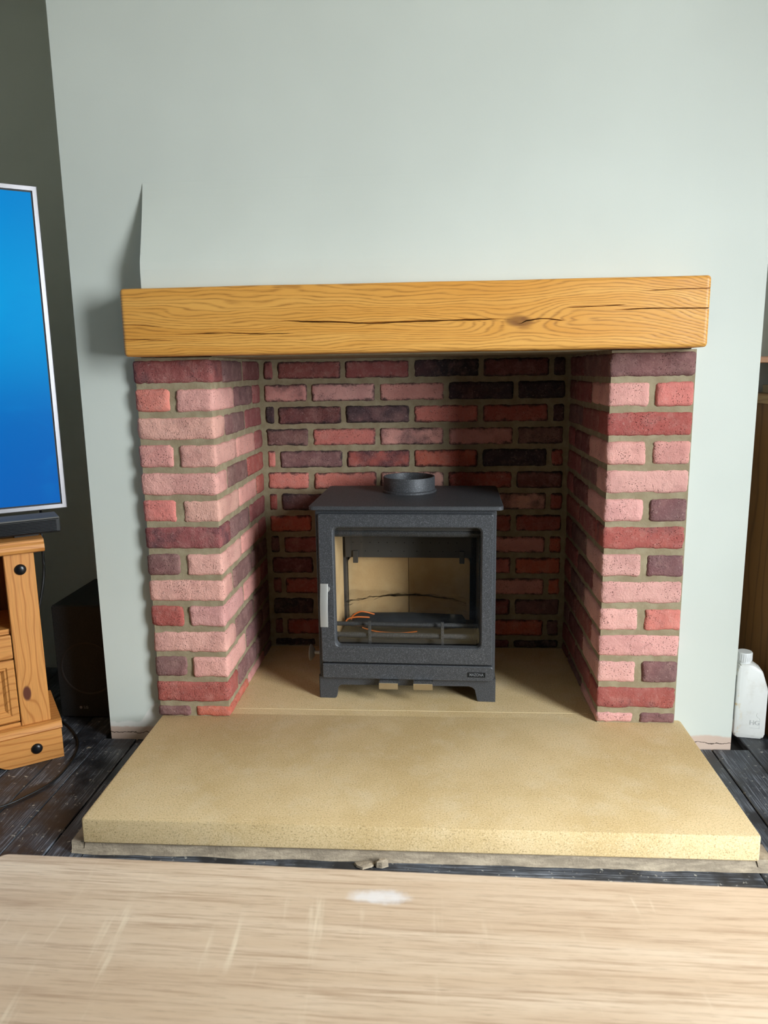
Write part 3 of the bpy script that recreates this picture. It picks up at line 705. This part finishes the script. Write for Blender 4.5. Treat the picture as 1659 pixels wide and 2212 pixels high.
for i in range(n+1):
    for k in range(m_+1):
        u, w = i/n, k/m_; q = Vector((u*5, w*3, 0))
        z = 0.064+0.040*math.sin(math.pi*min(1, max(0, w)))*math.sin(math.pi*(0.08+0.84*u))+0.012*abs(mnoise.noise(q*1.6))+0.010*abs(mnoise.noise(q*4+Vector((3, 1, 0))))
        if w > .8: z += 0.035*(w-.8)/.2*(1-u*.7)
        if w < .12: z = max(0.014, z-0.035*(1-w/.12))
        gv[i, k] = b.verts.new((-0.112+0.385*u+0.006*mnoise.noise(q*3), -0.075+0.155*w+0.01*mnoise.noise(q*2.3), z))
for i in range(n):
    for k in range(m_): b.faces.new((gv[i, k], gv[i+1, k], gv[i+1, k+1], gv[i, k+1]))
bag = link('polythene_bag', b, MBAG, None, True); bag.location = stove_pt(0.17, 0.15, 0.1705)
tag(bag, 'crumpled clear polythene bag over the glove inside the stove', 'bag')

# ------------------------------------------------------------------ coffee table in front
tb = thing('coffee_table', 'pale oak effect coffee table top filling the foreground', 'table', (0.0180, -1.1233, FZ), math.radians(-1.36))
TZ = 0.36-FZ
b = bmesh.new()
Tt = lambda z, i: rr(0.0+i, 1.12-i, -0.58+i, 0.0-i, 0.012, lambda a, c_: (a, c_, z), 5)
loft(b, [Tt(TZ-.030, .001), Tt(TZ-.028, 0), Tt(TZ-.0015, 0), Tt(TZ, .0015)], True, True)
link('table_top', b, MTAB, tb, 35)
for x in (0.04, 1.03):
    for y in (-0.54, -0.09): link('leg', box(x, x+0.05, y, y+0.05, 0.0, TZ-.03, 0.002, 1), MTAB, tb)
b = bmesh.new()
for y in (-0.525, -0.075): box(0.09, 1.03, y, y+0.02, TZ-.09, TZ-.03, bm=b)
for x in (0.055, 1.045): box(x, x+0.02, -0.49, -0.09, TZ-.09, TZ-.03, bm=b)
link('apron', b, MTAB, tb)

# ------------------------------------------------------------------ TV cabinet, sound bar, television (turned into the corner)
YA = math.radians(34.5); AX, AYY = -0.4601, -0.0829
def cabpt(s, t, z): return (AX+s*math.cos(YA)-t*math.sin(YA), AYY+s*math.sin(YA)+t*math.cos(YA), z)
cb = thing('tv_cabinet', 'honey pine corner cabinet with black iron studs under the television', 'cabinet', (AX, AYY, 0), YA)
CW, CDp = 1.34, 0.235
b = bmesh.new(); xs = [0, -0.137, -0.150, -0.165, -0.20, -CW+0.20, -CW+0.165, -CW+0.15, -CW+0.137, -CW]; zs_ = [FZ, FZ, FZ+.004, FZ+.014, FZ+.024, FZ+.024, FZ+.014, FZ+.004, FZ, FZ]
prism(b, list(zip(xs, zs_))+[(-CW, 0.0), (0, 0.0)], 0.0, 0.02)
pl = link('plinth', b, MPX, cb)
link('plinth_side', box(-0.02, 0, 0.02, CDp-.012, FZ, 0.0), MPY, cb); link('plinth_side', box(-CW, -CW+0.02, 0.02, CDp, FZ, 0.0), MPY, cb)
b = bmesh.new()
loft(b, [[(-CW, y, z) for y, z in q] for q in [((0.004, 0.0), (0.0, 0.003), (0.002, 0.010), (0.006, 0.016), (0.006, 0.022), (0.012, 0.024), (CDp, 0.024), (CDp, 0.0))]]+[[(x, y, z) for y, z in ((0.004, 0.0), (0.0, 0.003), (0.002, 0.010), (0.006, 0.016), (0.006, 0.022), (0.012, 0.024), (CDp, 0.024), (CDp, 0.0))] for x in (0.003,)], True, True)
link('plinth_moulding', b, MPX, cb)
b = bmesh.new(); pf = ((0.012, 0.508), (0.004, 0.512), (0.000, 0.520), (0.002, 0.530), (0.008, 0.535), (0.010, 0.540), (0.016, 0.5425), (CDp+.01, 0.5425), (CDp+.01, 0.508))
loft(b, [[(x, y-0.006, z) for y, z in pf] for x in (-CW-0.004, 0.004)], True, True)
link('top', b, MPX, cb)
for x0, x1 in ((-0.0965, -0.0225), (-CW+0.0225, -CW+0.0965)): link('post', box(x0, x1, 0.018, 0.040, 0.024, 0.508, 0.002, 1), MPZ, cb)
for x0, x1 in ((-0.040, -0.0235), (-CW+0.0235, -CW+0.040)): link('side_panel', box(x0, x1, 0.040, CDp-.005, 0.024, 0.508), MPZ, cb)
link('back_panel', box(-CW+0.04, -0.04, CDp-.013, CDp-.005, 0.024, 0.508), MDX, cb)
link('shelf', box(-CW+0.04, -0.04, 0.030, CDp-.013, 0.288, 0.302), MPX, cb)
link('rail', box(-CW+0.0965, -0.0965, 0.024, 0.040, 0.024, 0.034), MPX, cb)
dw = (CW-0.197)/2
for k in range(2):
    x1 = -0.0985-k*dw; x0 = x1-dw+0.004
    dr = link('drawer_front', box(x0, x1, 0.022, 0.038, 0.2195, 0.2860, 0.003, 2), MPX, cb)
    b = bmesh.new(); lathe(b, [(0.011, -0.004), (0.014, 0.002), (0.009, 0.012), (0.009, 0.023)], ((x0+x1)/2, 0, 0.2528), 'y', 20); link('knob', b, MSTUD, dr, 40)
    b = bmesh.new()
    q = lambda y, i: [(x0+i, y, 0.038+i), (x1-i, y, 0.038+i), (x1-i, y, 0.2155-i), (x0+i, y, 0.2155-i)]
    loft(b, [q(.040, 0), q(.024, 0), q(.022, .003), q(.022, .018), q(.026, .022), q(.026, .026), q(.036, .036)], True, False)
    dn = link('cabinet_door', b, MPX, cb)
    link('door_panel', box(x0+.033, x1-.033, 0.034, 0.040, 0.071, 0.1825), MPX, dn)
def stud(x, y, z):
    b = bmesh.new(); lathe(b, [(0.0150, 0.0), (0.0146, -0.002), (0.0125, -0.0048), (0.008, -0.0068), (0.003, -0.0078)], (x, y, z), 'y', 24); link('stud', b, MSTUD, cb, True)
for x in (-0.0585, -CW+0.0585): stud(x, 0.018, 0.4632)
for x in (-0.0667, -CW+0.0667): stud(x, 0.0, -0.0432)

sb = thing('sound_bar', 'black ribbed sound bar with dusty top on the pine cabinet', 'speaker', cabpt(0.0540, 0.042, 0.5425), YA)
SL = 1.12
b = bmesh.new(); box(-SL, 0, 0.002, 0.095, 0.006, 0.044, 0.004, 2, bm=b); link('case', b, MBLK, sb)
b = bmesh.new(); box(-SL+0.002, -0.001, 0.004, 0.094, 0.044, 0.0485, 0.0015, 1, bm=b); link('top_panel', b, MDUST, sb)
for k in range(8): link('rib', box(-SL+.012, -0.010, -0.0012, 0.003, 0.0105+k*0.0040, 0.0128+k*0.0040, 0.0008, 1), MGLOS, sb)
for x in (-SL+.1, -0.085): link('foot', box(x-.03, x+.03, 0.02, 0.08, 0, 0.0065), MBLK, sb)

YT = YA; TD = 0.15
tv = thing('television', 'large silver framed television showing a blue screen on the pine cabinet', 'television', cabpt(0.0, TD, 0.5425), YT)
TW, TH0, TH1, TR = 1.50, 0.0535, 0.9245, 0.0895
b = bmesh.new()
Fo = lambda y, i: [(TR-TW+i, y, TH0+i), (TR-i, y, TH0+i), (TR-i, y, TH1-i), (TR-TW+i, y, TH1-i)]
loft(b, [Fo(.030, 0), Fo(.002, 0), Fo(0, .002), Fo(0, .0125), Fo(.004, .013)], False, False)
link('bezel', b, MSILV, tv)
b = bmesh.new(); loft(b, [Fo(.0041, .0125), Fo(.0041, .0165), Fo(.0046, .0165)], False, False); link('black_border', b, MBLK, tv)
b = bmesh.new(); loft(b, [Fo(.0045, .0160), Fo(.008, .0160)], True, True); scn = link('screen', b, MTV, tv)
b = bmesh.new(); box(TR-TW+.004, TR-.004, 0.0082, 0.034, TH0+.004, TH1-.004, bm=b); box(TR-TW+.25, TR-.25, 0.034, 0.06, TH0+.05, TH0+.5, 0.01, 2, bm=b); link('back_case', b, MBLK, tv)
for x in (-0.30, -1.05): link('stand_foot', box(x-.015, x+.015, -0.004, 0.055, 0, TH0+.02, 0.004, 1), MBLK, tv)

# ------------------------------------------------------------------ subwoofer
sw = thing('subwoofer', 'black subwoofer box standing on the floor in the left alcove', 'speaker', (-0.585, 0.150, FZ))
link('case', box(0, 0.20, 0.006, 0.305, 0.0, 0.366, 0.004, 2), MSUBW, sw)
gr = link('grille', box(0.001, 0.199, 0.0, 0.006, 0.004, 0.364, 0.003, 2), MCLOTH, sw)
b = bmesh.new(); lathe(b, [(0.086, 0.0), (0.086, -0.0012), (0.082, -0.0012), (0.080, 0.0)], (0.10, 0, 0.165), 'y', 40, False, False); link('driver_ring', b, MSUBW, gr, True)
b = bmesh.new(); lathe(b, [(0.0045, 0.0), (0.0045, -0.0006)], (0.066, 0, 0.036), 'y', 20); link('logo_disc', b, MLOGO, gr)
text('lettering', 'LG', 0.0115, 0.0003, MLOGO, gr, (0.0825, -0.0004, 0.036), (math.pi/2, 0, 0), 1.0, 0.0002)

# cables
b = bmesh.new(); tube(b, spline([(-0.600, 0.135, FZ+.004), (-0.5627, 0.1154, FZ+.0035), (-0.5094, 0.0641, FZ+.0035), (-0.4589, -0.0013, FZ+.0035), (-0.4312, -0.0714, FZ+.0035), (-0.4195, -0.1447, FZ+.0035), (-0.4235, -0.2254, FZ+.0035), (-0.4617, -0.2999, FZ+.0035), (-0.4964, -0.3408, FZ+.0035), (-0.60, -0.42, FZ+.0035), (-0.75, -0.47, FZ+.0035)], 6), 0.0027, 8)
tag(link('power_cable', b, MCABLE, None, True), 'thin black cable curling across the floor beside the pine cabinet', 'cable')
b = bmesh.new(); tube(b, spline([cabpt(0.030, 0.29, 0.60), cabpt(0.030, 0.268, 0.55), cabpt(0.024, 0.262, 0.48), cabpt(0.022, 0.262, 0.40), cabpt(0.012, 0.258, 0.34), cabpt(-0.004, 0.254, 0.28), cabpt(-0.03, 0.250, 0.2), cabpt(-0.06, 0.25, 0.03), cabpt(-0.10, 0.255, FZ+.003)], 6), 0.0040, 8)
tag(link('hanging_cable', b, MCABLE, None, True), 'black cable hanging down behind the pine cabinet', 'cable')

# ------------------------------------------------------------------ right alcove: bottle, dresser, shelf, box
bt = thing('plastic_bottle', 'white plastic cleaner bottle with screw cap by the chimney breast corner', 'bottle', (1.4420, 0.0950, FZ), math.radians(-9))
b = bmesh.new()
out = [(0.006, 0.0), (0.078, 0.0), (0.084, 0.010), (0.084, 0.150), (0.066, 0.205), (0.042, 0.222), (0.004, 0.222), (0.0, 0.205), (0.0, 0.010)]
def ins(pts, d):
    cx = sum(p[0] for p in pts)/len(pts); cz = sum(p[1] for p in pts)/len(pts)
    return [(x-d*(1 if x > cx else -1), z-d*(1 if z > cz else -1)) for x, z in pts]
loft(b, [[(x, y, z) for x, z in ins(out, d)] for y, d in ((0.0, .006), (0.003, .0015), (0.008, 0), (0.048, 0), (0.053, .0015), (0.056, .006))], True, True)
bmesh.ops.bevel(b, geom=[e for e in b.edges if abs(e.verts[0].co.y-e.verts[1].co.y) > 1e-4], offset=0.003, segments=2, affect='EDGES')
body = link('bottle_body', b, MHDPE, bt, 40)
b = bmesh.new(); lathe(b, [(0.0175, 0.220), (0.0175, 0.2275), (0.0205, 0.228), (0.0210, 0.251), (0.0195, 0.2535)], (0.020, 0.028, 0), 'z', 40)
cap = link('cap', b, MCAP, bt, 35)
r0 = bmesh.new(); box(-0.0005, 0.0005, 0.0205, 0.0213, 0.2295, 0.250, bm=r0); rb = link('cap_rib', r0, MCAP, cap); rb.location = (0.020, 0.028, 0)
for k in range(1, 24):
    c2 = rb.copy(); C.objects.link(c2); c2.parent = cap; c2.rotation_euler = (0, 0, 2*math.pi*k/24)
link('label', box(-0.0006, 0.0006, 0.010, 0.046, 0.05, 0.185), MLAB, bt)
text('embossed_letters', 'HG', 0.019, 0.0005, MEMB, body, (0.054, -0.0003, 0.050), (math.pi/2, 0, 0), 1.0, 0.0002)
b = bmesh.new(); ol = [(0.041, 0.034), (0.067, 0.034), (0.067, 0.064), (0.060, 0.067), (0.057, 0.074), (0.059, 0.080)]
tube(b, [(x, 0.0, z) for x, z in ol], 0.0005, 5); link('embossed_outline', b, MEMB, body)

dz = thing('pine_dresser', 'dark brown pine dresser end in the right alcove behind the bottle', 'cabinet', (1.542, 0.07, FZ))
link('side_panel', box(0.0, 0.02, 0.0, 0.45, 0.0, 0.945, 0.001, 1), MDX, dz); link('side_panel', box(0.64, 0.66, 0.0, 0.45, 0.0, 0.945), MDX, dz)
link('back_panel', box(0.02, 0.64, 0.44, 0.45, 0.0, 0.945), MDX, dz); link('top', box(-0.012, 0.672, -0.012, 0.452, 0.945, 0.969, 0.003, 2), m_pine('tan_pine', 1, (188, 150, 100), (140, 100, 56)), dz)
link('plinth', box(0.02, 0.64, 0.01, 0.03, 0.0, 0.07), MDX, dz)
for k in range(2):
    dd = link('door', box(0.023+0.309*k, 0.328+0.309*k, -0.012, 0.008, 0.075, 0.940, 0.004, 2), MDX, dz)
    b = bmesh.new(); lathe(b, [(0.012, -0.036), (0.014, -0.03), (0.007, -0.018), (0.007, -0.010)], (0.30+0.062*k, 0, 0.55), 'y', 18); link('knob', b, MSTUD, dd, True)
ws = thing('wall_shelf', 'thin brown wooden shelf on the right alcove wall above the dresser', 'shelf', (1.4605, 0.30, 0.976))
MSH = m_pine('shelf_pine', 0, (190, 126, 72), (120, 70, 34))
link('board', box(0.0, 0.70, 0.0, AY-0.3, 0.0, 0.018, 0.001, 1), MSH, ws)
link('bracket', box(0.34, 0.36, 0.1, AY-0.3, -0.10, 0.0, 0.001, 1), MSH, ws)
bx = thing('card_box', 'small cream box on top of the dresser', 'box', (1.606, 0.40, FZ+0.969))
link('box_body', box(0, 0.09, 0, 0.07, 0, 0.022, 0.001, 1), MCREAM, bx); link('box_lid', box(-0.001, 0.091, -0.001, 0.071, 0.018, 0.025, 0.001, 1), MCREAM, bx)
